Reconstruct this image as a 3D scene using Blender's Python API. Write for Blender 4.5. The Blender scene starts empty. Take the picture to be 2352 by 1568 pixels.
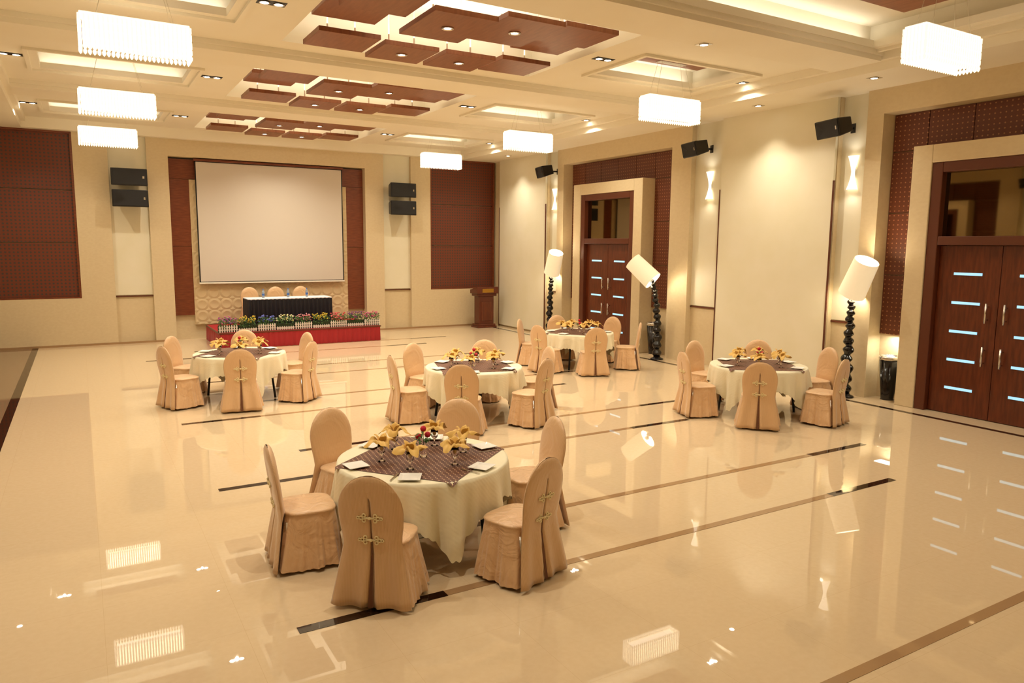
import bpy, math, random
from mathutils import Matrix, Vector
random.seed(7)
sin,cos,pi=math.sin,math.cos,math.pi
COL=bpy.context.scene.collection
def srgb(h):
    h=h.lstrip('#'); r=[int(h[i:i+2],16)/255 for i in (0,2,4)]
    return tuple(((x/12.92) if x<=.04045 else ((x+.055)/1.055)**2.4) for x in r)+(1,)
# ---------------------------------------------------------------- materials
def mat(name,col,rough=.5,metal=0,emis=None,es=0,trans=0,coat=0,sheen=0,spec=None):
    m=bpy.data.materials.new(name); m.use_nodes=True
    b=m.node_tree.nodes['Principled BSDF']
    b.inputs['Base Color'].default_value=srgb(col) if isinstance(col,str) else col
    b.inputs['Roughness'].default_value=rough; b.inputs['Metallic'].default_value=metal
    if emis: b.inputs['Emission Color'].default_value=srgb(emis); b.inputs['Emission Strength'].default_value=es
    if trans: b.inputs['Transmission Weight'].default_value=trans
    if coat: b.inputs['Coat Weight'].default_value=coat; b.inputs['Coat Roughness'].default_value=.05
    if sheen: b.inputs['Sheen Weight'].default_value=sheen
    if spec is not None: b.inputs['Specular IOR Level'].default_value=spec
    return m
def nd(m,t,**k):
    n=m.node_tree.nodes.new(t)
    for a,v in k.items(): setattr(n,a,v)
    return n
def ln(m,a,b): m.node_tree.links.new(a,b)
def bsdf(m): return m.node_tree.nodes['Principled BSDF']
def noise_color(m,c1,c2,scale=(1,1,1),nscale=4,detail=6,bump=0,coord='Object'):
    tc=nd(m,'ShaderNodeTexCoord'); mp=nd(m,'ShaderNodeMapping'); mp.inputs['Scale'].default_value=scale
    ln(m,tc.outputs[coord],mp.inputs[0])
    n=nd(m,'ShaderNodeTexNoise'); n.inputs['Scale'].default_value=nscale; n.inputs['Detail'].default_value=detail
    ln(m,mp.outputs[0],n.inputs['Vector'])
    r=nd(m,'ShaderNodeValToRGB'); r.color_ramp.elements[0].color=srgb(c1); r.color_ramp.elements[1].color=srgb(c2)
    r.color_ramp.elements[0].position=.35; r.color_ramp.elements[1].position=.65
    ln(m,n.outputs['Fac'],r.inputs[0]); ln(m,r.outputs[0],bsdf(m).inputs['Base Color'])
    if bump:
        bp=nd(m,'ShaderNodeBump'); bp.inputs['Strength'].default_value=bump; bp.inputs['Distance'].default_value=.01
        ln(m,n.outputs['Fac'],bp.inputs['Height']); ln(m,bp.outputs[0],bsdf(m).inputs['Normal'])
    return mp,n,r
def fabric_bump(m,axis,scale,strength,dist,wr=None,stripe=None):
    tc=nd(m,'ShaderNodeTexCoord'); w=nd(m,'ShaderNodeTexWave',wave_type='BANDS',bands_direction=axis)
    w.inputs['Scale'].default_value=scale; ln(m,tc.outputs['Object'],w.inputs['Vector'])
    bp=nd(m,'ShaderNodeBump'); bp.inputs['Strength'].default_value=strength; bp.inputs['Distance'].default_value=dist
    ln(m,w.outputs['Fac'],bp.inputs['Height'])
    if stripe:
        mx=nd(m,'ShaderNodeMix',data_type='RGBA'); ln(m,w.outputs['Fac'],mx.inputs[0]); mx.inputs[6].default_value=srgb(stripe[0]); mx.inputs[7].default_value=srgb(stripe[1]); ln(m,mx.outputs[2],bsdf(m).inputs['Base Color'])
    if wr:
        n=nd(m,'ShaderNodeTexNoise'); n.inputs['Scale'].default_value=wr[0]; n.inputs['Detail'].default_value=3; n.inputs['Distortion'].default_value=.8
        ln(m,tc.outputs['Object'],n.inputs['Vector'])
        b2=nd(m,'ShaderNodeBump'); b2.inputs['Strength'].default_value=wr[1]; b2.inputs['Distance'].default_value=wr[2]
        ln(m,n.outputs['Fac'],b2.inputs['Height']); ln(m,b2.outputs[0],bp.inputs['Normal'])
    ln(m,bp.outputs[0],bsdf(m).inputs['Normal'])
m_stone=mat('travertine','#d6c39a',.6); noise_color(m_stone,'#d5c29c','#d9c7a2',(1,1,1.6),14,10,0)
m_cream=mat('cream_panel','#e9e2c6',.6); noise_color(m_cream,'#e6dfc4','#eae3cc',(1,1,1),1.5,3)
m_ceil=mat('ceiling_paint','#f2e9d0',.7); noise_color(m_ceil,'#efe6d0','#f2ead6',(1,1,1),1,2)
m_white=mat('white_plaster','#f4eedc',.7)
m_floor=mat('polished_tile','#d8bd8c',.015,spec=.6)
tc=nd(m_floor,'ShaderNodeTexCoord'); mp=nd(m_floor,'ShaderNodeMapping'); ln(m_floor,tc.outputs['Object'],mp.inputs[0])
n=nd(m_floor,'ShaderNodeTexNoise'); n.inputs['Scale'].default_value=22; n.inputs['Detail'].default_value=8; ln(m_floor,mp.outputs[0],n.inputs['Vector'])
r=nd(m_floor,'ShaderNodeValToRGB'); r.color_ramp.elements[0].color=srgb('#d8c09c'); r.color_ramp.elements[1].color=srgb('#dbc4a1')
r.color_ramp.elements[0].position=.35; r.color_ramp.elements[1].position=.65
ln(m_floor,n.outputs['Fac'],r.inputs[0])
bk=nd(m_floor,'ShaderNodeTexBrick'); bk.offset=0; bk.inputs['Scale'].default_value=1
for k,v in (('Mortar Size',.0012),('Brick Width',.82),('Row Height',.82)): bk.inputs[k].default_value=v
bk.inputs['Mortar'].default_value=srgb('#ceb38e')
ln(m_floor,mp.outputs[0],bk.inputs['Vector']); ln(m_floor,r.outputs[0],bk.inputs['Color1']); ln(m_floor,r.outputs[0],bk.inputs['Color2'])
ln(m_floor,bk.outputs['Color'],bsdf(m_floor).inputs['Base Color'])
m_inlay=mat('dark_inlay','#2c1a10',.03)
m_inlay2=mat('brown_inlay','#a68560',.03)
m_floor2=mat('border_tile','#8c7358',.05)
m_wood=mat('red_brown_wood','#6f331c',.35); noise_color(m_wood,'#682f17','#7d4022',(1,1,8),5,6)
m_door=mat('door_wood','#5c2713',.28); noise_color(m_door,'#532410','#6c3117',(8,8,1),3,6)
m_tile=mat('ceiling_wood','#82492c',.4); noise_color(m_tile,'#80492b','#915736',(6,1,1),3,5)
m_frame=mat('frame_wood','#5c2b15',.4)
def perforated(name,c1,c2,pitch,r2=.03):
    m=mat(name,c1,.5)
    tc=nd(m,'ShaderNodeTexCoord'); sp=nd(m,'ShaderNodeSeparateXYZ'); ln(m,tc.outputs['Object'],sp.inputs[0])
    def mth(op,a,b=None):
        x=nd(m,'ShaderNodeMath',operation=op)
        for i,v in enumerate((a,b)):
            if v is None: continue
            if isinstance(v,(int,float)): x.inputs[i].default_value=v
            else: ln(m,v,x.inputs[i])
        return x.outputs[0]
    h=mth('ADD',sp.outputs[0],sp.outputs[1])
    fu=mth('SUBTRACT',mth('FRACT',mth('DIVIDE',h,pitch)),.5); fv=mth('SUBTRACT',mth('FRACT',mth('DIVIDE',sp.outputs[2],pitch)),.5)
    d=mth('ADD',mth('MULTIPLY',fu,fu),mth('MULTIPLY',fv,fv)); k=mth('LESS_THAN',d,r2)
    mx=nd(m,'ShaderNodeMix',data_type='RGBA'); ln(m,k,mx.inputs[0]); mx.inputs[6].default_value=srgb(c1); mx.inputs[7].default_value=srgb(c2)
    ln(m,mx.outputs[2],bsdf(m).inputs['Base Color']); return m
m_perf=perforated('perforated_wood','#62301b','#a56c44',.078,.022)
m_perfb=perforated('perforated_wood_dark','#6c3119','#40352c',.085,.07)
m_black=mat('black_plastic','#0c0b0c',.4); m_dgrey=mat('dark_grille','#1c1b1c',.7)
m_lacq=mat('black_lacquer','#0a0606',.12)
m_chrome=mat('chrome','#d8d4cc',.2,1)
m_screen=mat('screen_fabric','#d2c8ba',.6)
m_patt=mat('relief_panel','#d2bb90',.55)
tc=nd(m_patt,'ShaderNodeTexCoord'); vo=nd(m_patt,'ShaderNodeTexVoronoi'); vo.feature='F1'; vo.inputs['Scale'].default_value=3.2; vo.inputs['Randomness'].default_value=0
ln(m_patt,tc.outputs['Object'],vo.inputs['Vector']); mt=nd(m_patt,'ShaderNodeMath',operation='PINGPONG'); mt.inputs[1].default_value=.12
ln(m_patt,vo.outputs['Distance'],mt.inputs[0]); bp=nd(m_patt,'ShaderNodeBump'); bp.inputs['Strength'].default_value=.8; bp.inputs['Distance'].default_value=.12
ln(m_patt,mt.outputs[0],bp.inputs['Height']); ln(m_patt,bp.outputs[0],bsdf(m_patt).inputs['Normal'])
m_mirror=mat('tinted_glass','#7c6c50',.03,1)
m_slot=mat('frosted_slot','#bfe4ee',.3,emis='#78c4e6',es=.8)
m_chair=mat('peach_satin','#dcb384',.36,sheen=.3); fabric_bump(m_chair,'X',30,.22,.0015,(4,.45,.05),('#d6ad7e','#dfb88b'))
m_skirtc=mat('peach_satin_plain','#dab284',.34,sheen=.3); noise_color(m_skirtc,'#d8ae80','#ddb68a',(1,1,1),6,3); 
tc=nd(m_skirtc,'ShaderNodeTexCoord'); n=nd(m_skirtc,'ShaderNodeTexNoise'); n.inputs['Scale'].default_value=6; n.inputs['Detail'].default_value=3; n.inputs['Distortion'].default_value=1.5
ln(m_skirtc,tc.outputs['Object'],n.inputs['Vector']); bp=nd(m_skirtc,'ShaderNodeBump'); bp.inputs['Strength'].default_value=.55; bp.inputs['Distance'].default_value=.04
ln(m_skirtc,n.outputs['Fac'],bp.inputs['Height']); ln(m_skirtc,bp.outputs[0],bsdf(m_skirtc).inputs['Normal'])
m_fold_shade=mat('peach_fold_shade','#6a3f22',.7)  # dark brown paints the shade inside the peach cover's pleat
m_knot=mat('gold_cord','#efdca8',.5)
m_cloth=mat('ivory_cloth','#ebe2c2',.6,sheen=.2); fabric_bump(m_cloth,'DIAGONAL',14,.2,.002,(5,.3,.02))
m_top=mat('brown_topper','#4a2014',.6)
tc=nd(m_top,'ShaderNodeTexCoord'); ck=nd(m_top,'ShaderNodeTexVoronoi',voronoi_dimensions='2D'); ck.inputs['Scale'].default_value=24; ck.inputs['Randomness'].default_value=0
ln(m_top,tc.outputs['Object'],ck.inputs['Vector']); rr=nd(m_top,'ShaderNodeValToRGB'); rr.color_ramp.interpolation='CONSTANT'
rr.color_ramp.elements[0].color=srgb('#d8b48e'); rr.color_ramp.elements[1].color=srgb('#4c2417'); rr.color_ramp.elements[1].position=.16
e=rr.color_ramp.elements.new(.36); e.color=srgb('#94644a'); e=rr.color_ramp.elements.new(.44); e.color=srgb('#4c2417')
ln(m_top,ck.outputs['Distance'],rr.inputs[0]); ln(m_top,rr.outputs[0],bsdf(m_top).inputs['Base Color'])
m_nap=mat('gold_napkin','#dfb45a',.6,sheen=.2)
m_plate=mat('white_china','#f4f1ea',.15)
m_glass=mat('clear_glass','#ffffff',.02,trans=1)
m_steel=mat('cutlery_steel','#d0ccc4',.2,1)
m_red=mat('red_flower','#c4142a',.6); m_green=mat('leaf_green','#3f6428',.7); m_dgreen=mat('foliage','#27361a',.8)
m_skirt=mat('red_skirt','#a3101b',.55,sheen=.2); m_navy=mat('navy_skirt','#0b0a18',.5,sheen=.1)
m_wcloth=mat('white_cloth','#e4e2e8',.7)
m_shade=mat('lamp_shade','#efe6cc',.7,emis='#ffe6bc',es=.36)
m_shadein=mat('shade_lining','#fff6e0',.7,emis='#fff0d4',es=1.5)
m_bulb=mat('lit_inner','#fff6e0',.7,emis='#fff2d8',es=5)
m_spotb=mat('spot_bulb','#fff6e0',.5,emis='#fff4e0',es=25)
m_crys=mat('lit_crystal','#fff6e4',.2,emis='#fff4dc',es=.85)
m_cryi=mat('crystal_core','#fff6e0',.4,emis='#fff6e4',es=2.3)
m_sconce=mat('sconce_glass','#fff4dc',.5,emis='#fff4dc',es=1.5)
m_wire=mat('steel_wire','#d8ccb0',.5,.3)
m_fence=mat('white_fence','#ece6da',.6)
m_water=mat('bottle_water','#b8cfe8',.1,trans=.7); m_cap=mat('bottle_blue','#3565b0',.4)
m_carp=mat('stage_carpet','#a01018',.9)
m_lec=mat('lectern_wood','#5e2815',.25); m_brass=mat('brass_plate','#b58a3c',.3,1)
# ---------------------------------------------------------------- mesh builder
class MB:
    def __init__(s): s.v=[];s.f=[];s.m=[];s.s=[]
    def add(s,vs,fs,mi=0,sm=False,M=None):
        o=len(s.v)
        for p in vs:
            p=Vector(p)
            if M is not None: p=M@p
            s.v.append(tuple(p))
        for f in fs: s.f.append([i+o for i in f]); s.m.append(mi); s.s.append(sm)
        return s
    def box(s,x0,x1,y0,y1,z0,z1,mi=0,M=None):
        v=[(x,y,z) for x in (x0,x1) for y in (y0,y1) for z in (z0,z1)]
        f=[(0,1,3,2),(4,6,7,5),(0,4,5,1),(2,3,7,6),(0,2,6,4),(1,5,7,3)]
        return s.add(v,f,mi,False,M)
    def rings(s,R,mi=0,sm=True,close=True,cap0=False,cap1=False,M=None):
        n=len(R[0]); v=[p for r in R for p in r]; f=[]
        for i in range(len(R)-1):
            for j in range(n if close else n-1):
                k=(j+1)%n; f.append((i*n+j,i*n+k,(i+1)*n+k,(i+1)*n+j))
        if cap0: f.append(tuple(range(n-1,-1,-1)))
        if cap1: f.append(tuple((len(R)-1)*n+j for j in range(n)))
        return s.add(v,f,mi,sm,M)
    def lathe(s,prof,n=20,mi=0,sm=True,cap0=False,cap1=False,M=None,sq=None):
        R=[[(r*cos(2*pi*j/n),r*sin(2*pi*j/n)*(sq or 1),z) for j in range(n)] for r,z in prof]
        return s.rings(R,mi,sm,True,cap0,cap1,M)
    def tube(s,pts,rad,n=8,mi=0,M=None):
        R=[]
        for i,p in enumerate(pts):
            p=Vector(p); a=Vector(pts[max(0,i-1)]); b=Vector(pts[min(len(pts)-1,i+1)])
            t=(b-a).normalized(); up=Vector((1,0,0)) if abs(t.x)<.9 else Vector((0,1,0))
            u=t.cross(up).normalized(); w=t.cross(u)
            r=rad[i] if isinstance(rad,(list,tuple)) else rad
            R.append([p+u*(r*cos(2*pi*j/n))+w*(r*sin(2*pi*j/n)) for j in range(n)])
        return s.rings(R,mi,True,True,True,True,M)
    def torus(s,c,R,r,n=14,k=6,mi=0,M=None,ax='y'):
        G=[]
        for i in range(n):
            a=2*pi*i/n; g=[]
            for j in range(k):
                b=2*pi*j/k; q=R+r*cos(b)
                g.append((c[0]+q*cos(a),c[1]+r*sin(b),c[2]+q*sin(a)) if ax=='y' else (c[0]+q*cos(a),c[1]+q*sin(a),c[2]+r*sin(b)))
            G.append(g)
        G.append(G[0]); return s.rings(G,mi,True,True,M=M)
    def blob(s,c,r,mi=0,sq=1,n=6):
        prof=[(r*sin(pi*i/4),-r*sq*cos(pi*i/4)) for i in range(5)]
        return s.lathe([(max(a,.0004),b) for a,b in prof],n,mi,True,M=Matrix.Translation(c))
    def mesh(s,name,mats):
        me=bpy.data.meshes.new(name); me.from_pydata(s.v,[],s.f)
        for m in (mats if isinstance(mats,(list,tuple)) else [mats]): me.materials.append(m)
        me.polygons.foreach_set('material_index',s.m); me.polygons.foreach_set('use_smooth',s.s); me.update()
        return me
def obj(name,data,parent=None,loc=(0,0,0),rot=(0,0,0),label=None,cat=None,kind=None,group=None,bevel=0):
    o=bpy.data.objects.new(name,data); COL.objects.link(o); o.location=loc; o.rotation_euler=rot
    if parent: o.parent=parent
    if label:o['label']=label
    if cat:o['category']=cat
    if kind:o['kind']=kind
    if group:o['group']=group
    if bevel:
        b=o.modifiers.new('bevel','BEVEL'); b.width=bevel; b.segments=2; b.limit_method='ANGLE'
    return o
def thing(name,label,cat,loc=(0,0,0),rz=0,group=None):
    return obj(name,None,None,loc,(0,0,rz),label,cat,None,group)
def dup(root,loc,rz=0,label=None,rot=None):
    def cp(o,par):
        c=o.copy(); COL.objects.link(c)
        if par is not None: c.parent=par
        for ch in list(o.children): cp(ch,c)
        return c
    r=cp(root,None); r.location=loc; r.rotation_euler=rot or (0,0,rz)
    if label: r['label']=label
    return r
def struct(name,mb,mats,bevel=0): return obj(name,mb.mesh(name,mats),kind='structure',bevel=bevel)
tn=[0]
def trim(mb,mats,bevel=0):
    tn[0]+=1; return struct('trim_%d'%tn[0],mb,mats,bevel)
def light(name,typ,loc,power,col,parent=None,size=None,sy=None,rot=(0,0,0),spot=None,blend=.5,rad=.03):
    l=bpy.data.lights.new(name,typ); l.energy=power; l.color=col
    if typ=='AREA': l.shape='RECTANGLE'; l.size=size; l.size_y=sy or size
    else: l.shadow_soft_size=rad
    if typ=='SPOT': l.spot_size=spot; l.spot_blend=blend
    o=bpy.data.objects.new(name,l); COL.objects.link(o); o.location=loc; o.rotation_euler=rot
    if parent:o.parent=parent
    return o
WARM=(1,.90,.73); WARM2=(1,.93,.82)
# ---------------------------------------------------------------- room shell
X0,X1,Y0,Y1=-2.25,11.75,-3.0,21.2
P=9.45
struct('floor',MB().box(-2.8,12.6,Y0-.4,21.8,-.1,0),m_floor)
b=MB(); b.box(-2.8,-1.12,Y0,21.2,0,.002); trim(b,m_floor2)
b=MB(); b.box(-1.12,-.99,Y0,21.2,0,.003); trim(b,m_inlay)
b=MB(); b.box(11.24,11.34,Y0,21.2,0,.003); trim(b,m_inlay)
for yA in (4.74,8.02,11.29,14.54,17.8,1.45):
    for (yy,xa,xb) in ((yA,1.13,7.83),(yA+1.1,2.26,8.92)):
        b=MB(); b.box(xa,xa+1.1,yy-.045,yy+.045,0,.003,0); b.box(xb-1.1,xb,yy-.045,yy+.045,0,.003,0)
        b.box(xa+1.1,xb-1.1,yy-.04,yy+.04,0,.003,1); trim(b,[m_inlay,m_inlay2])
def side_wall(sg,name):
    def U(x): return x if sg>0 else 9.5-x
    w=MB(); pale=MB(); brown=MB(); line=MB(); port=MB()
    def bx(mb,xa,y0,y1,z0,z1,xb=12.5,mi=0):
        a,c=sorted((U(xa),U(xb)))
        if mb is w and sg>0: struct(name,MB().box(a,c,y0,y1,z0,z1,mi),m_stone); return
        mb.box(a,c,y0,y1,z0,z1,mi)
    H=6.3
    for k in (0,1,2):
        o=-P*k
        cl=lambda y:max(y,Y0)
        def seg(xa,y0,y1,z0=0,z1=H,mb=w,mi=0,xb=12.5):
            y0=cl(y0+o); y1=cl(y1+o)
            if y1-y0>.01: bx(mb,xa,y0,y1,z0,z1,xb,mi)
        if k==0: seg(11.85,20.78,21.6)
        seg(11.78,18.05,20.78); seg(11.72,18.07,20.76,0.05,5.3,pale,0,11.78)
        seg(11.9,17.5,18.05); seg(11.885,17.5,18.05,1.3,5.3,pale,0,11.9)
        seg(11.75,17.2,17.5)
        seg(12.1,12.86,17.2,0,4.84); seg(11.75,12.86,17.2,4.84,H)
        seg(11.75,12.23,12.86); seg(11.9,11.33,12.23); seg(11.885,11.33,12.23,1.3,5.3,pale,0,11.9)
        seg(11.872,11.33,12.23,1.255,1.285,line,0,11.9); seg(11.872,17.5,18.05,1.255,1.285,line,0,11.9)
        seg(11.71,18.045,18.07,0,3.8,line,0,11.74); seg(11.71,20.76,20.785,0,3.8,line,0,11.74)
        c=15.18
        zs=[1.12,2.15,3.2,4.22,4.84]
        for (ya,yb) in ((c+1.42,17.2),(12.86,c-1.42)):
            for i in range(4): seg(12.06,ya+.008,yb-.008,zs[i]+.006,zs[i+1]-.006,brown,0,12.1)
        n=4; ww=2.84/n
        for i in range(n): seg(12.06,c-1.42+i*ww+.006,c-1.42+(i+1)*ww-.006,4.23,4.834,brown,0,12.1)
        seg(11.68,c+1.1,c+1.42,0,4.23,port,0,12.1); seg(11.68,c-1.42,c-1.1,0,4.23,port,0,12.1); seg(11.68,c-1.1,c+1.1,3.95,4.23,port,0,12.1)
    if sg<0: struct(name,w,m_stone)
    trim(pale,m_cream); trim(brown,m_perf); trim(line,m_frame); trim(port,m_stone,.01)
side_wall(1,'wall_right'); side_wall(-1,'wall_left')
dn=[0]
def door(c,sg):
    U=lambda x: x if sg>0 else 9.5-x
    dn[0]+=1
    root=obj('door_%d'%dn[0],None,kind='structure',loc=(U(11.8),c,0))
    def bx(mb,xa,xb,*r,mi=0):
        a,d=sorted((U(xa)-U(11.8),U(xb)-U(11.8))); mb.box(a,d,*r,mi)
    f=MB()
    for s in (-1,1):
        y0,y1=sorted((s*.93,s*1.1)); bx(f,11.70,12.0,y0,y1,0,3.95)
    bx(f,11.70,12.0,-.93,.93,3.79,3.95); bx(f,11.70,12.0,-.93,.93,2.66,2.80)
    obj('door_frame',f.mesh('door_frame',m_frame),root,bevel=.012)
    g=MB(); bx(g,11.82,11.84,-.93,.93,2.80,3.79); obj('transom_glass',g.mesh('transom_glass',m_mirror),root,label='tinted reflective glass transom')
    for s in (-1,1):
        l=MB(); y0,y1=sorted((s*.004,s*.925)); bx(l,11.80,11.86,y0,y1,.01,2.655)
        leaf=obj('door_leaf',l.mesh('door_leaf',m_door),root,bevel=.004)
        for z in (2.22,1.77,1.32,.87,.42):
            q=MB(); cy=s*.47; bx(q,11.79,11.80,cy-.21,cy+.21,z-.02,z+.02)
            obj('glass_slot',q.mesh('glass_slot',m_slot),leaf,label='narrow lit frosted glass slot')
        for z in (1.64,.98):
            h=MB(); cy=s*.13; xx=(U(11.72)-U(11.8))
            h.tube([(xx,cy,z-.15),(xx,cy,z+.15)],.016,10)
            for q in (-.1,.1): h.tube([(xx,cy,z+q),(0,cy,z+q)],.01,8)
            obj('door_handle',h.mesh('door_handle',m_chrome),leaf,label='short chrome bar handle')
for c in (15.18,5.73): door(c,1); door(c,-1)
# back wall
def bw(mb,x0,x1,y,z0,z1,yb=21.8,mi=0):
    if mb is None: struct('wall_back',MB().box(x0,x1,y,yb,z0,z1),m_stone)
    else: mb.box(x0,x1,y,yb,z0,z1,mi)
w=None
bw(w,-2.8,0,21.2,0,1.2); bw(w,-2.8,0,21.35,1.2,6.3); bw(w,0,.75,21.2,0,6.3); bw(w,.75,1.62,21.32,0,6.3); bw(w,1.62,2.12,21.2,0,6.3)
bw(w,2.12,7.4,21.5,0,4.78); bw(w,2.12,7.4,21.2,4.82,6.3); bw(w,7.4,7.97,21.2,0,6.3); bw(w,7.97,8.85,21.32,0,6.3)
bw(w,8.85,9.5,21.2,0,6.3); bw(w,9.5,12.5,21.2,0,1.2); bw(w,9.5,12.5,21.35,1.2,6.3)
w=MB(); w.box(-2.8,12.6,Y0-.4,Y0,0,6.3); struct('wall_front',w,m_stone)
for xa,xb in ((.75,1.62),(7.97,8.85)):
    b=MB(); bw(b,xa,xb,21.305,1.25,5.3,21.32); trim(b,m_cream)
    b=MB(); bw(b,xa,xb,21.29,1.2,1.23,21.32); trim(b,m_frame)
for xa,xb in ((-2.25,0),(9.5,11.78)):
    b=MB()
    for i,(z0,z1) in enumerate(((1.24,2.56),(2.58,3.84),(3.86,5.2))): bw(b,xa+.05,xb-.05,21.28,z0,z1,21.35,0)
    trim(b,m_perfb)
    b=MB()
    bw(b,xa,xb,21.22,1.18,1.24,21.35); bw(b,xa,xb,21.22,5.2,5.26,21.35); bw(b,xa,xa+.05,21.22,1.24,5.2,21.35); bw(b,xb-.05,xb,21.22,1.24,5.2,21.35)
    trim(b,m_wood)
for xa,xb in ((2.12,2.62),(6.88,7.4)):
    b=MB()
    for z0,z1 in ((.66,2.5),(2.51,4.26)): bw(b,xa,xb,21.42,z0,z1,21.5)
    trim(b,m_wood)
b=MB(); bw(b,2.12,7.4,21.42,4.27,4.78,21.5); trim(b,m_wood)
b=MB(); bw(b,2.62,6.88,21.4,.4,4.26,21.5); trim(b,m_patt)
b=MB()
for xa,xb in ((-2.2,2.12),(7.4,11.7)): b.box(xa,xb,21.18,21.2,0,.05)
o=struct('baseboard_back',b,m_inlay2)
# ---------------------------------------------------------------- ceiling
BC=[19.08,14.4,9.72,5.04,.36]
c=MB(); c.box(-2.8,12.6,Y0-.4,21.8,6.2,6.3,0)
c.box(10.55,12.5,Y0,21.6,5.25,6.2,0); c.box(-2.8,-1.0,Y0,21.6,5.25,6.2,0); c.box(-1.0,10.55,20.98,21.6,5.25,6.2,0)
c.box(10.45,10.55,Y0,21.0,5.38,6.2); c.box(-1.0,-.9,Y0,21.0,5.38,6.2)
def plate(mb,x0,x1,y0,y1,z0,z1,holes):
    xs=sorted({x0,x1,*[h[0] for h in holes],*[h[1] for h in holes]}); ys=sorted({y0,y1,*[h[2] for h in holes],*[h[3] for h in holes]})
    for i in range(len(xs)-1):
        for j in range(len(ys)-1):
            cx=(xs[i]+xs[i+1])/2; cy=(ys[j]+ys[j+1])/2
            if any(h[0]<cx<h[1] and h[2]<cy<h[3] for h in holes): continue
            mb.box(xs[i],xs[i+1],ys[j],ys[j+1],z0,z1)
LX,RX=.72,8.85
mold=MB(); brn=MB()
for bi,bc in enumerate(BC):
    y0,y1=bc-2.34,min(bc+2.34,20.98)
    tray=[(LX-1.1,LX+1.1,bc-.6,bc+.7)]
    if bi==3: tray.append((5.6,10.15,bc-1.2,bc+1.9))
    else: tray.append((RX-1.1,RX+1.1,bc-.6,bc+.7))
    cen=[] if bi==3 else [(2.7,6.9,bc-1.5,bc+1.5)]
    plate(c,-.9,10.45,y0,y1,5.5,5.6,tray+cen)
    up=[(a-.2,min(d+.2,10.4),e-.2,f+.2) for a,d,e,f in tray]
    plate(c,-.9,10.45,y0,y1,5.6,6.2,up+[(2.55,7.05,bc-1.65,bc+1.65)]*len(cen))
    for (a,d,e,f_),(a2,d2,e2,f2) in zip(tray,up):
        x0,x1,ya,yb=a-.12,d+.12,e-.12,f_+.12
        mold.box(x0,x1,ya-.06,ya,5.46,5.5); mold.box(x0,x1,yb,yb+.06,5.46,5.5); mold.box(x0-.06,x0,ya-.06,yb+.06,5.46,5.5); mold.box(x1,x1+.06,ya-.06,yb+.06,5.46,5.5)
        mold.box(a2,d2,e2,f2,5.86,5.9,0)
        g=.30 if bi!=3 or d<3 else .7
        brn.box(a+g*.9,d-g*.6,e+g,f_-g,5.74,5.80)
        cx,cy=(a+d)/2,(e+f_)/2
        pw=2.8*(d-a)/2.2
        light('cove_light','AREA',(cx,f_+.1,5.62),pw,WARM2,None,d-a,.12,(pi,0,0))
        light('cove_light','AREA',(cx,e-.1,5.62),pw*.7,WARM2,None,d-a,.12,(pi,0,0))
    yb=bc+2.34
    if yb<20.5: c.box(-.9,10.45,yb-.38,yb+.45,5.36,5.5); c.box(-.9,10.45,yb-.42,yb+.62,5.43,5.5)
    if cen: light('cove_light','AREA',(4.8,bc,5.66),55,WARM2,None,3.6,2.6,(pi,0,0))
struct('ceiling',c,m_ceil)
trim(mold,m_ceil)
trim(brn,m_tile)
def woodtile(x0,x1,y0,y1,z,lamp):
    cx,cy=(x0+x1)/2,(y0+y1)/2
    t=thing('ceiling_panel','suspended square dark wood ceiling panel with downlight' if lamp else 'suspended square dark wood ceiling panel','ceiling panel',(cx,cy,z),0,'hanging wooden ceiling squares')
    a,d=(x1-x0)/2,(y1-y0)/2
    m=MB(); m.box(-a,a,-d,d,0,.065); obj('wood_board',m.mesh('wood_board',m_tile),t,bevel=.004)
    for q in (-.2,.2):
        m=MB(); m.tube([(q,0,.065),(q,0,6.2-z)],.012,6)
        obj('hanger_rod',m.mesh('hanger_rod',m_white),t)
    if lamp:
        m=MB(); m.lathe([(.085,-.012),(.085,0),(.05,0),(.05,-.012),(.085,-.012)],20); obj('lamp_ring',m.mesh('lamp_ring',m_chrome),t)
        m=MB(); m.lathe([(.05,-.006),(.001,-.008)],16); obj('bulb',m.mesh('bulb',m_spotb),t)
        light('downlight_beam','SPOT',(0,0,-.03),120,WARM,t,spot=2.1,blend=1)
for bc in BC[:3]:
    g=.945; xs=[2.93+g*i for i in range(5)]
    for ci in (0,3):
        s=1 if ci==0 else -1
        a,d=xs[ci],xs[ci]+g-.07
        woodtile(a,d,bc-1.3,bc-.48,5.50,False); woodtile(a-.10*s,d-.10*s,bc-.44,bc+.38,5.60,False); woodtile(a+.02,d+.02,bc+.46,bc+1.28,5.44,False)
    for ci in (1,2):
        a,d=xs[ci],xs[ci]+g-.07
        off=.06 if ci==1 else -.06
        woodtile(a,d,bc-1.32+off,bc-.14+off,5.40+.05*(ci-1),True); woodtile(a+.02,d-.02,bc+.48,bc+1.34,5.40,True)
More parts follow.
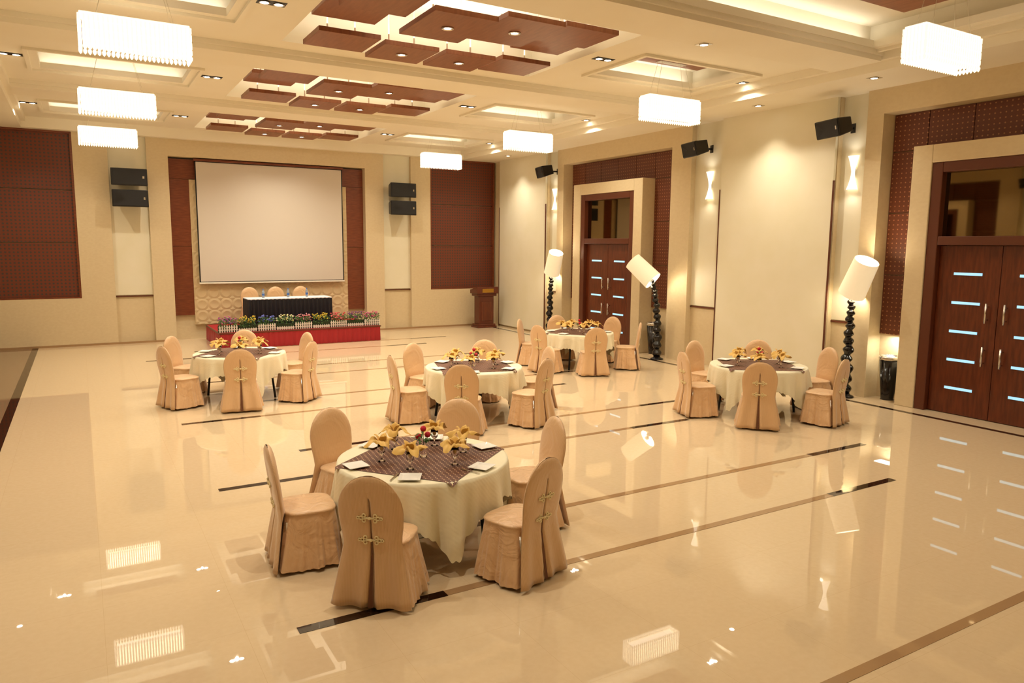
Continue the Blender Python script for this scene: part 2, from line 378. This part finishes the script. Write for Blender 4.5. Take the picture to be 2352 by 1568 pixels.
def downlight(x,y,z,n=2,p=30,spot=1.6,rot=(0,0,0)):
    t=thing('downlight','recessed twin downlight in dark square housing' if n==2 else 'recessed single ceiling downlight','ceiling light',(x,y,z),0,'ceiling downlights')
    m=MB(); hw=.17 if n==2 else .09
    m.box(-hw,hw,-.085,.085,-.006,0); obj('housing',m.mesh('housing',m_black if n==2 else m_chrome),t)
    for q in ((-.085,.085) if n==2 else (0,)):
        m=MB(); m.lathe([(.068,-.014),(.068,-.006),(.052,-.006),(.052,-.014),(.068,-.014)],16,M=Matrix.Translation((q,0,0))); obj('lamp_ring',m.mesh('lamp_ring',m_chrome),t)
        m=MB(); m.lathe([(.052,-.008),(.001,-.01)],14,M=Matrix.Translation((q,0,0))); obj('bulb',m.mesh('bulb',m_spotb),t)
    light('downlight_beam','SPOT',(0,0,-.03),p,WARM,t,rot=rot,spot=spot,blend=.9)
for bc in BC[:4]:
    for x in (-.75,2.2,7.25,10.25): downlight(x,bc-.15 if (bc>6 or x<5) else bc-1.6,5.5,2,170,2.4)
for yb in (16.74+.55,12.06+.55,7.38+.35):
    for x in (2.33,7.57): downlight(x,yb,5.43 if yb>8 else 5.36,1,70,2.0)
    downlight(-1.5,yb,5.25,1,50)
for y in (19.35,9.95): downlight(11.2,y,5.25,1,75,1.6)
downlight(10.9,7.4,5.25,1,50); downlight(10.9,16.9,5.25,1,50)
downlight(4.75,17.05,5.43,1,260,.62,rot=(math.radians(57),0,0))
def chandelier(x,y,first=[None]):
    if first[0] is not None: return dup(first[0],(x,y,4.95))
    t=thing('chandelier','rectangular lit crystal chandelier hanging on steel wires','chandelier',(x,y,4.95),0,'crystal chandeliers'); first[0]=t
    L,D=.57,.13
    m=MB(); m.box(-L+.03,L-.03,-D+.03,D-.03,-.13,.17); obj('light_core',m.mesh('light_core',m_cryi),t)
    m=MB(); m.box(-L,L,-D,D,.17,.20); obj('top_plate',m.mesh('top_plate',m_crys),t,bevel=.01)
    m=MB(); pts=[]
    n=24
    for i in range(n+1): 
        q=-L+2*L*i/n; pts+= [(q,-D),(q,D)]
    for i in range(1,6):
        q=-D+2*D*i/6; pts+=[(-L,q),(L,q)]
    for i,(a,d) in enumerate(pts):
        M=Matrix.Translation((a,d,0))
        m.lathe([(.004,-.215),(.017,-.195),(.02,-.17),(.008,-.15),(.018,-.135),(.018,-.09),(.012,-.08),(.018,-.07),(.018,0),(.012,.01),(.018,.02),(.018,.09),(.012,.10),(.018,.11),(.018,.17)],6,0,True,M=M)
    o=obj('crystal_strands',m.mesh('crystal_strands',m_crys),t,kind='stuff')
    for a in (-.4,.4):
        for d in (-.1,.1):
            m=MB(); m.tube([(a,d,.2),(a*.6,d*.5,.84)],.0025,5); obj('suspension_wire',m.mesh('suspension_wire',m_wire),t)
    m=MB(); m.box(-.3,.3,-.07,.07,.77,.79); obj('canopy',m.mesh('canopy',m_chrome),t)
    return t
for bc in BC[:4]:
    chandelier(LX,bc+.2); chandelier(8.98,bc+.2)
def sconce(y,sg=1):
    t=thing('wall_sconce','hourglass white glass wall lamp glowing on niche','wall lamp',(11.86 if sg>0 else 9.5-11.86,y,3.92),0 if sg>0 else pi,'hourglass wall sconces')
    m=MB(); prof=[]
    for i in range(17):
        z=-.29+.58*i/16; prof.append((.034+.070*(abs(z)/.29)**1.6,z))
    R=[[( -r*.8*abs(sin(pi*j/12)) , r*cos(pi*j/12), z) for j in range(13)] for r,z in prof]
    m.rings(R,0,True,False); obj('glass_shade',m.mesh('glass_shade',m_sconce),t)
    m=MB(); m.box(-.012,.022,-.03,.03,-.1,.1); obj('back_plate',m.mesh('back_plate',m_chrome),t)
    light('sconce_up','SPOT',(-.13,0,.31),2.6,WARM2,t,rot=(pi,0,0),spot=2.5,blend=1)
    light('sconce_down','SPOT',(-.13,0,-.31),3,WARM2,t,spot=2.5,blend=1)
for y in (17.78,11.75,8.33): sconce(y)
for y in (11.75,8.33): sconce(y,-1)
def speaker(x,y,z,rz,tilt,label,s=1.0,bracket=True,bl=.2):
    t=thing('loudspeaker',label,'speaker',(x,y,z),rz,'wall loudspeakers')
    w,h,d=.30*s,.155*s,.17*s
    m=MB(); R=Matrix.Rotation(tilt,4,'X')
    v=[(-w,-d,-h),(w,-d,-h),(w,-d,h),(-w,-d,h),(-w*.72,d,-h*.8),(w*.72,d,-h*.8),(w*.72,d,h*.8),(-w*.72,d,h*.8)]
    m.add(v,[(0,1,2,3),(5,4,7,6),(1,5,6,2),(4,0,3,7),(3,2,6,7),(4,5,1,0)],M=R)
    obj('cabinet',m.mesh('cabinet',m_black),t,bevel=.015)
    m=MB(); m.box(-w*.93,w*.93,-d-.012,-d+.002,-h*.88,h*.88,M=R); obj('grille',m.mesh('grille',m_dgrey),t,bevel=.006)
    m=MB(); m.add([( -w*.85,-d-.016,-h*.7),(-w*.2,-d-.016,0),(-w*.85,-d-.016,h*.7)],[(0,1,2)],M=R); obj('horn',m.mesh('horn',m_black),t)
    m=MB(); m.box(w*.72,w*.82,-d-.016,-d-.01,-.03,.03,0,M=R); obj('badge',m.mesh('badge',m_chrome),t)
    if bracket:
        m=MB(); m.tube([(0,d*.5,0),(0,d+bl-.02,.0)],.02,8); m.box(-.05,.05,d+bl-.02,d+bl,-.08,.08); obj('bracket',m.mesh('bracket',m_black),t)
for y in (17.7,11.8,8.45): speaker(11.45,y,4.68,-pi/2-.25,.25,'black wall-mounted loudspeaker angled down from niche',1,True,.22)
for y in (11.8,8.45): speaker(9.5-11.45,y,4.68,pi/2+.25,.25,'black wall-mounted loudspeaker angled down from niche',1,True,.22)
for cx in (1.18,8.42):
    for z in (4.2,3.68): speaker(cx,20.95,z,0,0.0,'black wide loudspeaker, one of a stacked pair beside the screen',1.36,True,.122)
t=thing('projection_screen','large white projection screen with black border hung on end wall','screen',(4.75,21.3,0))
m=MB(); m.box(-1.96,1.96,-.006,.006,1.56,4.72); obj('screen_fabric',m.mesh('screen_fabric',m_screen),t)
m=MB(); m.box(-1.99,-1.96,-.008,.008,1.52,4.74); m.box(1.96,1.99,-.008,.008,1.52,4.74); m.box(-1.99,1.99,-.008,.008,4.72,4.74); m.box(-1.99,1.99,-.008,.008,1.54,1.56); obj('black_border',m.mesh('black_border',m_black),t)
m=MB(); m.box(-2.0,2.0,-.02,.02,1.50,1.54); obj('bottom_bar',m.mesh('bottom_bar',m_white),t,bevel=.005)
m=MB(); m.box(-2.02,2.02,-.05,.12,4.74,4.80); obj('roller_case',m.mesh('roller_case',m_wood),t,bevel=.01)
# ---------------------------------------------------------------- stage
t=thing('stage_platform','low stage platform with pleated red skirt against end wall','stage',(4.92,20.08,0))
m=MB(); m.box(-2.05,2.05,-1.1,1.1,.36,.40); m.box(-2.0,2.0,-1.05,1.1,0,.36); obj('platform',m.mesh('platform',m_carp),t)
m=MB(); path=[(-2.06,1.1),(-2.06,-1.12),(2.06,-1.12),(2.06,1.1)]; line=[]
for (a,b2) in zip(path[:-1],path[1:]):
    L=math.dist(a,b2); n=int(L/.02)
    nx,ny=(b2[1]-a[1])/L,-(b2[0]-a[0])/L
    for i in range(n):
        f=i/n; line.append((a[0]+(b2[0]-a[0])*f,a[1]+(b2[1]-a[1])*f,nx,ny,sin(f*L/.13*2*pi)+.4*sin(f*L/.31*2*pi)))
m.rings([[(x+nx*.016*q,y+ny*.016*q,.005) for x,y,nx,ny,q in line],[(x+nx*.006*q,y+ny*.006*q,.38) for x,y,nx,ny,q in line]],0,True,False); obj('red_skirt',m.mesh('red_skirt',m_skirt),t)
m=MB(); m.box(-2.08,2.08,-1.14,-1.1,.375,.405); m.box(-2.08,-2.05,-1.1,1.1,.375,.405); m.box(2.05,2.08,-1.1,1.1,.375,.405); obj('edge_trim',m.mesh('edge_trim',m_frame),t)
t=thing('head_table','long conference table with white top and dark pleated skirt','table',(4.80,20.1,.405))
hw,hd=1.10,.33
m=MB(); m.box(-hw,hw,-hd,hd,.73,.76); obj('white_cloth',m.mesh('white_cloth',m_wcloth),t,bevel=.008)
line=[]
path=[(-hw,hd),(-hw,-hd),(hw,-hd),(hw,hd)]
for (a,b2) in zip(path[:-1],path[1:]):
    L=math.dist(a,b2); n=int(L/.015); nx,ny=(b2[1]-a[1])/L,-(b2[0]-a[0])/L
    for i in range(n):
        f=i/n; line.append((a,b2,f,L,nx,ny))
R=[]
for z in (.005,.3,.6,.74):
    am=.028*(1-z*.7); R.append([(a[0]+(b2[0]-a[0])*f+nx*am*sin(f*L/.11*2*pi),a[1]+(b2[1]-a[1])*f+ny*am*sin(f*L/.11*2*pi),z) for a,b2,f,L,nx,ny in line])
m=MB(); m.rings(R,0,True,False); obj('pleated_skirt',m.mesh('pleated_skirt',m_navy),t)
for x in (-1,1):
    for y in (-.25,.25): 
        m=MB(); m.box(x-.02,x+.02,y-.02,y+.02,0,.73); obj('leg',m.mesh('leg',m_black),t)
def bottle(x,y,z):
    t=thing('water_bottle','clear plastic water bottle with blue label','bottle',(x,y,z),0,'bottles on the head table')
    m=MB(); m.lathe([(.03,0),(.034,.01),(.034,.14),(.028,.17),(.013,.2),(.013,.215)],14,0,True,True,True); obj('body',m.mesh('body',m_water),t)
    m=MB(); m.lathe([(.035,.06),(.035,.11)],14); obj('label_band',m.mesh('label_band',m_cap),t)
    m=MB(); m.lathe([(.016,.213),(.016,.235),(.001,.236)],12); obj('cap',m.mesh('cap',m_cap),t)
for x in (4.15,4.8,5.3): bottle(x,20.08,1.166)
# ---------------------------------------------------------------- planters
cols=[('#c0558a','#7a4a8c'),('#d8c44a','#c8a434'),('#6a70c4','#5562b0'),('#e4dc98','#ece8cc'),('#dc7884','#e09ca4'),('#d8be40','#c4a62e'),('#cc404a','#d86c74'),('#7e406c','#6c4278'),('#c4406e','#d07098')]
cm=[[mat('blossom_%d%s'%(i,k),cc,.7) for k,cc in enumerate(p)] for i,p in enumerate(cols)]
names=['pink and purple','yellow','blue','pale yellow','pink','golden yellow','red','purple','magenta']
for i in range(9):
    wd=.45; x=3.08+i*.465
    t=thing('flower_planter','%s flowers behind white picket fence on stage edge'%names[i],'planter',(x,19.17,.405),0,'flower planters along the stage')
    m=MB(); m.box(-wd/2,wd/2,-.07,.07,0,.16); obj('trough',m.mesh('trough',m_dgreen),t,bevel=.01)
    m=MB()
    hh=.16 if i%2==0 else .07
    for k in range(8):
        xx=-wd/2+wd*(k+.5)/8; m.box(xx-.015,xx+.015,-.085,-.073,0,hh); m.add([(xx-.015,-.085,hh),(xx+.015,-.085,hh),(xx,-.085,hh+.025),(xx-.015,-.073,hh),(xx+.015,-.073,hh),(xx,-.073,hh+.025)],[(0,1,2),(5,4,3),(0,2,5,3),(1,4,5,2)])
    m.box(-wd/2,wd/2,-.074,-.07,hh*.3,hh*.3+.02); m.box(-wd/2,wd/2,-.074,-.07,hh*.7,hh*.7+.02)
    obj('picket_fence',m.mesh('picket_fence',m_fence),t)
    m=MB()
    for k in range(240): 
        a=random.uniform(-wd/2+.02,wd/2-.02); d=random.uniform(-.10,.10); z=random.uniform(.10,.31); q=random.uniform(0,6.28)
        s=random.uniform(.04,.07); dx,dy=cos(q)*s*.6,sin(q)*s
        m.add([(a,d,z),(a+dx*.5-dy*.3,d+dy*.5+dx*.3,z+.03),(a+dx,d+dy,z+random.uniform(-.02,.05)),(a+dx*.5+dy*.3,d+dy*.5-dx*.3,z+.02)],[(0,1,2,3)])
    obj('foliage',m.mesh('foliage',m_green),t,kind='stuff')
    m=MB()
    for k in range(55): m.blob((random.uniform(-wd/2+.02,wd/2-.02),random.uniform(-.11,.11),random.uniform(.22,.38)),random.uniform(.014,.025),k%2,.7,6)
    obj('blossoms',m.mesh('blossoms',cm[i]),t,kind='stuff')
# ---------------------------------------------------------------- lectern
t=thing('lectern','dark polished wooden lectern by the side wall','lectern',(11.05,20.55,0),.0)
m=MB(); m.box(-.34,.34,-.24,.24,0,.06); m.box(-.31,.31,-.21,.21,.06,.12); obj('base',m.mesh('base',m_lec),t,bevel=.01)
m=MB(); m.box(-.26,.26,-.17,.17,.12,1.0); obj('column',m.mesh('column',m_lec),t,bevel=.01)
m=MB(); m.box(-.19,.19,-.185,-.165,.22,.82); obj('front_panel',m.mesh('front_panel',m_door),t,bevel=.012)
m=MB(); m.box(-.34,.34,-.22,.2,1.0,1.08); m.add([(-.38,-.26,1.08),(.38,-.26,1.08),(.38,.24,1.08),(-.38,.24,1.08),(-.38,-.26,1.3),(.38,-.26,1.3),(.38,.24,1.2),(-.38,.24,1.2)],[(0,3,2,1),(4,5,6,7),(0,1,5,4),(2,3,7,6),(1,2,6,5),(3,0,4,7)])
obj('desk_top',m.mesh('desk_top',m_lec),t,bevel=.012)
m=MB(); m.box(-.2,.2,-.275,-.262,1.12,1.24); obj('name_plate',m.mesh('name_plate',m_brass),t,bevel=.004)
# ---------------------------------------------------------------- floor lamps
def floor_lamp(x,y,headc,axis,label,bend=0):
    t=thing('floor_lamp',label,'floor lamp',(x,y,0),0,'sculptural floor lamps')
    m=MB(); m.lathe([(.15,0),(.15,.02),(.13,.035),(.09,.05),(.08,.07)],24,0,True,True,True); obj('base',m.mesh('base',m_lacq),t)
    pts=[];rad=[]; N=190
    ax=Vector(axis).normalized(); hc=Vector(headc); bot=hc-ax*.28
    for i in range(N+1):
        f=i/N; p0=Vector((0,0,.05)); p1=Vector((0,0,.05+.75*(bot.z)))
        p=p0*(1-f)**2+p1*2*f*(1-f)+bot*f*f
        ph=f*14; fr=ph-math.floor(ph); w=.014*(1-f*.5); k=1-.52*f
        pts.append((p.x+w*cos(ph*2.4),p.y+w*sin(ph*2.4),p.z)); rad.append((.062+.052*sin(pi*fr)**1.5)*k)
    m=MB(); m.tube(pts,rad,14); obj('twisted_stem',m.mesh('twisted_stem',m_lacq),t,label='black lacquered knobbly twisted stem')
    q=Vector((0,0,1)).rotation_difference(ax).to_matrix().to_4x4(); M=Matrix.Translation(hc)@q
    m=MB(); m.lathe([(.225,-.33),(.205,.33)],36,M=M)
    m.lathe([(.215,-.33),(.195,.33)],36,1,M=M)
    m.lathe([(.225,-.33),(.215,-.33)],36,M=M); m.lathe([(.205,.33),(.195,.33)],36,M=M)
    obj('lamp_shade',m.mesh('lamp_shade',[m_shade,m_shadein]),t,label='tilted white cylindrical fabric shade')
    m=MB(); m.lathe([(.001,-.09),(.05,-.05),(.06,0),(.05,.05),(.001,.09)],14,M=M); obj('bulb',m.mesh('bulb',m_bulb),t)
    for s in (-.14,.14): light('lamp_light','POINT',M@Vector((0,0,s)),12,WARM2,t,rad=.06)
    return t
floor_lamp(11.5,7.95,(.03,-.10,2.10),(-.14,-.52,1),'black knobbly floor lamp, shade tipped gently forward beside niche')
floor_lamp(11.45,17.35,(.04,-.12,2.12),(-.12,-.52,1),'black knobbly floor lamp with upright shade near far doors')
floor_lamp(11.45,12.8,(-.40,.12,2.05),(-.42,.70,.72),'black knobbly floor lamp bending over, shade tilted sideways')
def bin_(x,y):
    t=thing('waste_bin','black tapered waste bin with steel ashtray top','bin',(x,y,0),0,'waste bins')
    m=MB(); m.lathe([(.095,0),(.10,.02),(.165,.72)],28,0,True,True,True); obj('body',m.mesh('body',m_lacq),t)
    m=MB(); m.lathe([(.105,0),(.11,.03)],28); obj('foot_ring',m.mesh('foot_ring',m_chrome),t)
    m=MB(); m.lathe([(.168,.72),(.18,.74),(.178,.78),(.15,.79),(.14,.76),(.06,.75),(.001,.75)],28); obj('ash_tray',m.mesh('ash_tray',m_chrome),t)
bin_(11.84,7.38); bin_(11.85,13.4)
light('recess_glow','AREA',(11.93,7.38,1.1),4,(1,.95,.8),None,.2,.3)
# ---------------------------------------------------------------- dining furniture
def build_chair():
    t=thing('banquet_chair','banquet chair in peach satin cover with knotted clasps','chair',(0,0,0),0,'covered banquet chairs')
    def sup(a,hx,hy,e=3.6):
        c_,s_=cos(a),sin(a); k=(abs(c_)**e+abs(s_)**e)**(-1/e); return hx*k*c_,hy*k*s_
    m=MB(); R=[]; N=160
    for i in range(15):
        f=i/14; z=.03+(.452-.03)*f; hx=.232+.075*(1-f)**1.1; hyf=.208+.035*(1-f); hyb=.208+.07*(1-f); am=.020*(1-f)**.8
        ring=[]
        for j in range(N):
            a=2*pi*j/N; x,y=sup(a,hx,hyf if sin(a)>0 else hyb); L=math.hypot(x,y)
            cr=sum(math.exp(-((a-q+pi)%(2*pi)-pi)**2/.018) for q in (.72,2.42,3.88,5.55))
            rp=1+am/L*(.8*sin(7*a+.6+.5*f)+.5*sin(13*a+1.1*f)+.35*sin(31*a-.6*f))+(.030*(1-f)/L)*cr
            ring.append((x*rp,y*rp,z+(.008*sin(5*a) if i==0 else 0)))
        R.append(ring)
    for (k,z) in ((1.022,.458),(1.025,.466),(1.0,.474),(.93,.478),(.6,.487),(.2,.491)):
        R.append([ (sup(2*pi*j/N,.232*k,.208*k)[0],sup(2*pi*j/N,.232*k,.208*k)[1],z) for j in range(N)])
    m.rings(R,0,True,True,False,True); obj('seat_cover',m.mesh('seat_cover',m_skirtc),t)
    rows=[.03,.08,.14,.2,.27,.34,.41,.48,.55,.62,.68,.73]+[.73+.27*sin(pi/2*i/11) for i in range(1,11)]+[.9995]
    NU=44; m=MB(); R=[]
    def yc(z): return -.222-.075*max(0,(z-.45)/.55)-.065*max(0,(.45-z)/.45)
    for z in rows:
        if z<=.50: w=.216+(.50-z)*.19
        elif z<=.73: w=.216+.026*sin((z-.50)/.23*pi/2)
        else: w=.242*math.sqrt(max(0,1-((z-.73)/.27)**2))
        y0=yc(z)
        tt=.036*math.sqrt(max(.02,1-max(0,(z-.73)/.27)**6))
        if z<.45: tt=.03
        fr=[];bk=[]
        for j in range(NU+1):
            u=-1+2*j/NU; x=w*u; h=tt*max(0,1-abs(u)**4)**.5
            yf=y0+h
            if z<.45: yf=y0+h*.3
            fr.append((x,yf-.012*(u*u),z))
            if 0<j<NU:
                yy=y0-h
                gw=.004+.045*max(0,(.62-z)/.62)**1.2
                if z<.84 and abs(x)<gw: yy+=.035*(1-abs(x)/gw)
                else: yy-= .018*sin(abs(u)*9+.5)*max(0,(.5-z)/.5)
                bk.append((x,yy,z))
        R.append(fr+bk[::-1])
    m.rings(R,0,True,True,True,True)
    obj('backrest_cover',m.mesh('backrest_cover',m_chair),t)
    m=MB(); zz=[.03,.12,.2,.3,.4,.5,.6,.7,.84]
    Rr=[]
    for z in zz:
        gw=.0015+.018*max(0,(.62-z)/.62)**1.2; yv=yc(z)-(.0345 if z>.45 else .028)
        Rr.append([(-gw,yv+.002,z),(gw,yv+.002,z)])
    m.rings(Rr,0,False,False); obj('back_pleat_shade',m.mesh('back_pleat_shade',m_fold_shade),t,label='dark strip painting the shade in the back pleat')  # strip over the groove, its shade put into the colour
    for z in (.69,.52):
        m=MB(); y=yc(z)-.042; k=1.22
        for s in (-1,1):
            m.torus((s*.052*k,y,z),.012,.005,12,6); m.torus((s*.034*k,y,z+.018),.012,.005,12,6); m.torus((s*.034*k,y,z-.018),.012,.005,12,6); m.torus((s*.070*k,y,z+.0),.009,.005,10,6)
        m.tube([(-.036,y,z),(.036,y,z)],.0075,6); m.blob((0,y-.004,z),.012)
        obj('knot_clasp',m.mesh('knot_clasp',m_knot),t,label='gold cord frog clasp')
    for x in (-.2,.2):
        for y in (-.22,.17):
            m=MB(); m.tube([(x,y,.0),(x*.93,y*.88,.40)],.014,8); obj('leg',m.mesh('leg',m_chrome),t)
    return t
def build_table():
    t=thing('round_table','round banquet table with ivory cloth and brown topper','table',(0,0,0),0,'round banquet tables')
    R0=.74
    m=MB(); m.lathe([(.001,.715),(.735,.715),(.735,.745),(.001,.745)],48,sm=False); obj('tabletop',m.mesh('tabletop',m_wood),t)
    for s in (-1,1):
        for q in (-1,1):
            m=MB(); m.tube([(s*.42,q*.42,0),(s*.36,q*.36,.715)],.02,8); obj('leg',m.mesh('leg',m_black),t)
    m=MB(); N=400; R=[]
    def rmax(a): return min(math.sqrt(2)/(abs(cos(a))+abs(sin(a))),1.36)
    for r_ in [.02,.3,.6,.72,.74]: R.append([(r_*cos(2*pi*j/N),r_*sin(2*pi*j/N),.752) for j in range(N)])
    K=16
    for k in range(1,K+1):
        ring=[]
        for j in range(N):
            a=2*pi*j/N; d=(rmax(a)-R0)*k/K
            if k==K: d+=.020*abs(sin(a*36))
            fold=sin(12*a+.8)*.55+.4*sin(20*a+1.7)+.3*cos(7*a)+.2*sin(37*a)
            rr=R0+.010*min(1,d*20)+d*.05+min(d,.5)*.15*fold
            ring.append((rr*cos(a),rr*sin(a),max(.03,.752-.012*min(1,k/2)-d*.97)))
        R.append(ring)
    m.rings(R,0,True,True,True,False); obj('tablecloth',m.mesh('tablecloth',m_cloth),t,label='ivory cloth with scalloped hem hanging in points')
    m=MB(); n=24; V=[];F=[]; h=.78/math.sqrt(2)
    for i in range(n+1):
        for j in range(n+1):
            a=-h+2*h*i/n; b_=-h+2*h*j/n; x=(a-b_)/math.sqrt(2); y=(a+b_)/math.sqrt(2); r_=math.hypot(x,y)
            z=.756
            if r_>R0: z=.756-(r_-R0)*.9; s=(R0+.02+(r_-R0)*.25)/r_; x*=s;y*=s
            V.append((x,y,z))
    for i in range(n):
        for j in range(n): F.append((i*(n+1)+j,(i+1)*(n+1)+j,(i+1)*(n+1)+j+1,i*(n+1)+j+1))
    m.add(V,F,0,True); obj('table_topper',m.mesh('table_topper',m_top),t,label='dark brown patterned square topper')
    return t
def build_goblet():
    t=thing('goblet','clear stemmed water goblet holding a folded napkin','glass',(0,0,0),0,'goblets on the tables')
    m=MB(); m.lathe([(.001,.004),(.034,0),(.034,.004),(.008,.012),(.006,.05),(.012,.06),(.03,.085),(.036,.12),(.033,.155),(.031,.155),(.034,.12),(.028,.088),(.001,.066)],18)
    obj('bowl',m.mesh('bowl',m_glass),t); return t
def build_napkin():
    m=MB(); NA=80; G=[]
    prof=[(0,-.040),(.010,-.035),(.020,-.01),(.026,.02),(.036,.042),(.054,.058),(.074,.064),(.094,.060),(.112,.050),(.128,.036)]
    for i,(r_,z) in enumerate(prof):
        f=i/(len(prof)-1); ring=[]
        for j in range(NA):
            a=2*pi*j/NA
            tri=1-abs(((a*4/(2*pi))%1)*2-1)   # pointed corners of the square cloth
            lobe=.62+.62*tri**1.4
            rr=r_*(1 if f<.35 else 1+(lobe-1)*(f-.35)/.65)
            zz=z+f*f*(.022*sin(4*a+.9)+.016*sin(6*a+.4)+.008*sin(11*a))
            ring.append((rr*cos(a),rr*sin(a),zz))
        G.append(ring)
    m.rings(G,0,True,True)
    for k in range(3):
        a0=2.1*k+.4; g=[]
        for i in range(7):
            f=i/6; r_=.012+.05*f**1.5; z=.02+.090*sin(f*1.8); w=.034*sin(pi*min(1,f*.8+.15))*(1-f**5)+.002
            g.append([(r_*cos(a0)-w*q*sin(a0),r_*sin(a0)+w*q*cos(a0),z-.01*abs(q)) for q in (-1,-.5,0,.5,1)])
        m.rings(g,0,True,False)
    return obj('folded_napkin',m.mesh('folded_napkin',m_nap),None,label='gold napkin folded like a flower in a goblet',cat='napkin',group='folded gold napkins')
def build_plate():
    m=MB(); 
    def sq(h,z): return [(-h,-h,z),(h,-h,z),(h,h,z),(-h,h,z)]
    m.rings([sq(.06,0),sq(.09,.014),sq(.088,.018),sq(.06,.006),sq(.001,.006)],0,False,True,True,True)
    return obj('square_plate',m.mesh('square_plate',m_plate),None,label='square white china side plate beside a napkin',cat='plate',group='side plates',bevel=.003)
def build_knife():
    m=MB(); m.box(-.006,.006,-.1,-.01,0,.004); m.box(-.009,.009,-.01,.1,0,.0025)
    return obj('table_knife',m.mesh('table_knife',m_steel),None,label='steel table knife beside a plate',cat='knife',group='table knives',bevel=.001)
def build_vase():
    t=thing('flower_vase','small vase of red roses in table centre','vase',(0,0,0),0,'table centre vases')
    m=MB(); m.lathe([(.001,.0),(.03,0),(.035,.03),(.022,.08),(.028,.11)],16); obj('vase_body',m.mesh('vase_body',m_glass),t)
    m=MB()
    for k in range(30):
        a=random.uniform(0,6.28); e=random.uniform(.02,.08); z=.1+random.uniform(0,.10); s=.038
        x,y=e*cos(a)*.5,e*sin(a)*.5; m.add([(x,y,z),(x+s*cos(a)-.012*sin(a),y+s*sin(a)+.012*cos(a),z+.02),(x+2*s*cos(a),y+2*s*sin(a),z+.01),(x+s*cos(a)+.012*sin(a),y+s*sin(a)-.012*cos(a),z+.02)],[(0,1,2,3)])
    m.tube([(0,0,.08),(0,0,.24)],.003,5)
    obj('leaves',m.mesh('leaves',m_green),t)
    m=MB()
    for (x,y,z) in ((0,0,.25),(.045,.01,.19),(-.035,.03,.18)):
        for r_,q in ((.028,1),(.02,1.25),(.012,1.6)): m.blob((x,y,z),r_,0,q,9)
    obj('rose_blooms',m.mesh('rose_blooms',m_red),t); return t
tables=[((2.5,5.76),-96,[-130.5,-68,-6,50.5,111,173]),
        ((2.26,12.95),-80,[-160,-100,-42,18,76,138]),
        ((5.14,9.88),-62,[-125,-65,-5,55,112,175]),
        ((9.25,12.85),-100,[-110,-165,137,-42,18,78]),
        ((9.2,7.91),-80,[-138,-75,-15,42,95,163])]
ch=tb=gb=npk=pl=kn=vs=None
def use(proto,builder,loc,rz):
    if proto is None:
        o=builder(); o.location=loc; o.rotation_euler=(0,0,rz); return o,o
    return proto,dup(proto,loc,rz)
for ti,((cx,cy),ca,angs) in enumerate(tables):
    tb,o=use(tb,build_table,(cx,cy,0),math.radians(ca+90))
    vs,o=use(vs,build_vase,(cx,cy,.7585),ti*1.3)
    for k,a in enumerate(angs):
        ar=math.radians(a); ca_,sa_=cos(ar),sin(ar)
        dd=1.02+random.uniform(-.01,.02)
        if ti==0 and k==5: dd=1.0
        ch,o=use(ch,build_chair,(cx+dd*ca_,cy+dd*sa_,0),ar+pi/2+random.uniform(-.05,.05))
        gb,o=use(gb,build_goblet,(cx+.37*ca_,cy+.37*sa_,.7585),0)
        npk,o=use(npk,build_napkin,(cx+.37*ca_,cy+.37*sa_,.7585+.13),a*3.1)
        a2=ar+.12
        pl,o=use(pl,build_plate,(cx+.61*cos(a2),cy+.61*sin(a2),.759),ar+.2)
        a3=ar-.1
        kn,o=use(kn,build_knife,(cx+.60*cos(a3),cy+.60*sin(a3),.759),ar+pi/2)
for x in (3.98,4.68,5.38):
    dup(ch,(x,20.74,.405),pi,'peach covered chair behind the head table on stage')
# ---------------------------------------------------------------- world, camera
wd=bpy.data.worlds.new('w'); bpy.context.scene.world=wd; wd.use_nodes=True
wd.node_tree.nodes['Background'].inputs[0].default_value=(1,.8,.55,1); wd.node_tree.nodes['Background'].inputs[1].default_value=.05
cam=bpy.data.cameras.new('camera'); co=bpy.data.objects.new('camera',cam); COL.objects.link(co)
r=Vector((.8622,-.5063,.0084)).normalized(); f=Vector((.5031,.8545,-.1301)).normalized(); u=r.cross(f).normalized(); r=f.cross(u).normalized()
co.matrix_world=Matrix(((r.x,u.x,-f.x,0),(r.y,u.y,-f.y,0),(r.z,u.z,-f.z,2.6),(0,0,0,1)))
cam.sensor_width=36; cam.lens=1681/2352*36; cam.clip_start=.05
bpy.context.scene.camera=co
vsx=bpy.context.scene.view_settings
vsx.view_transform='Standard'; vsx.exposure=.38
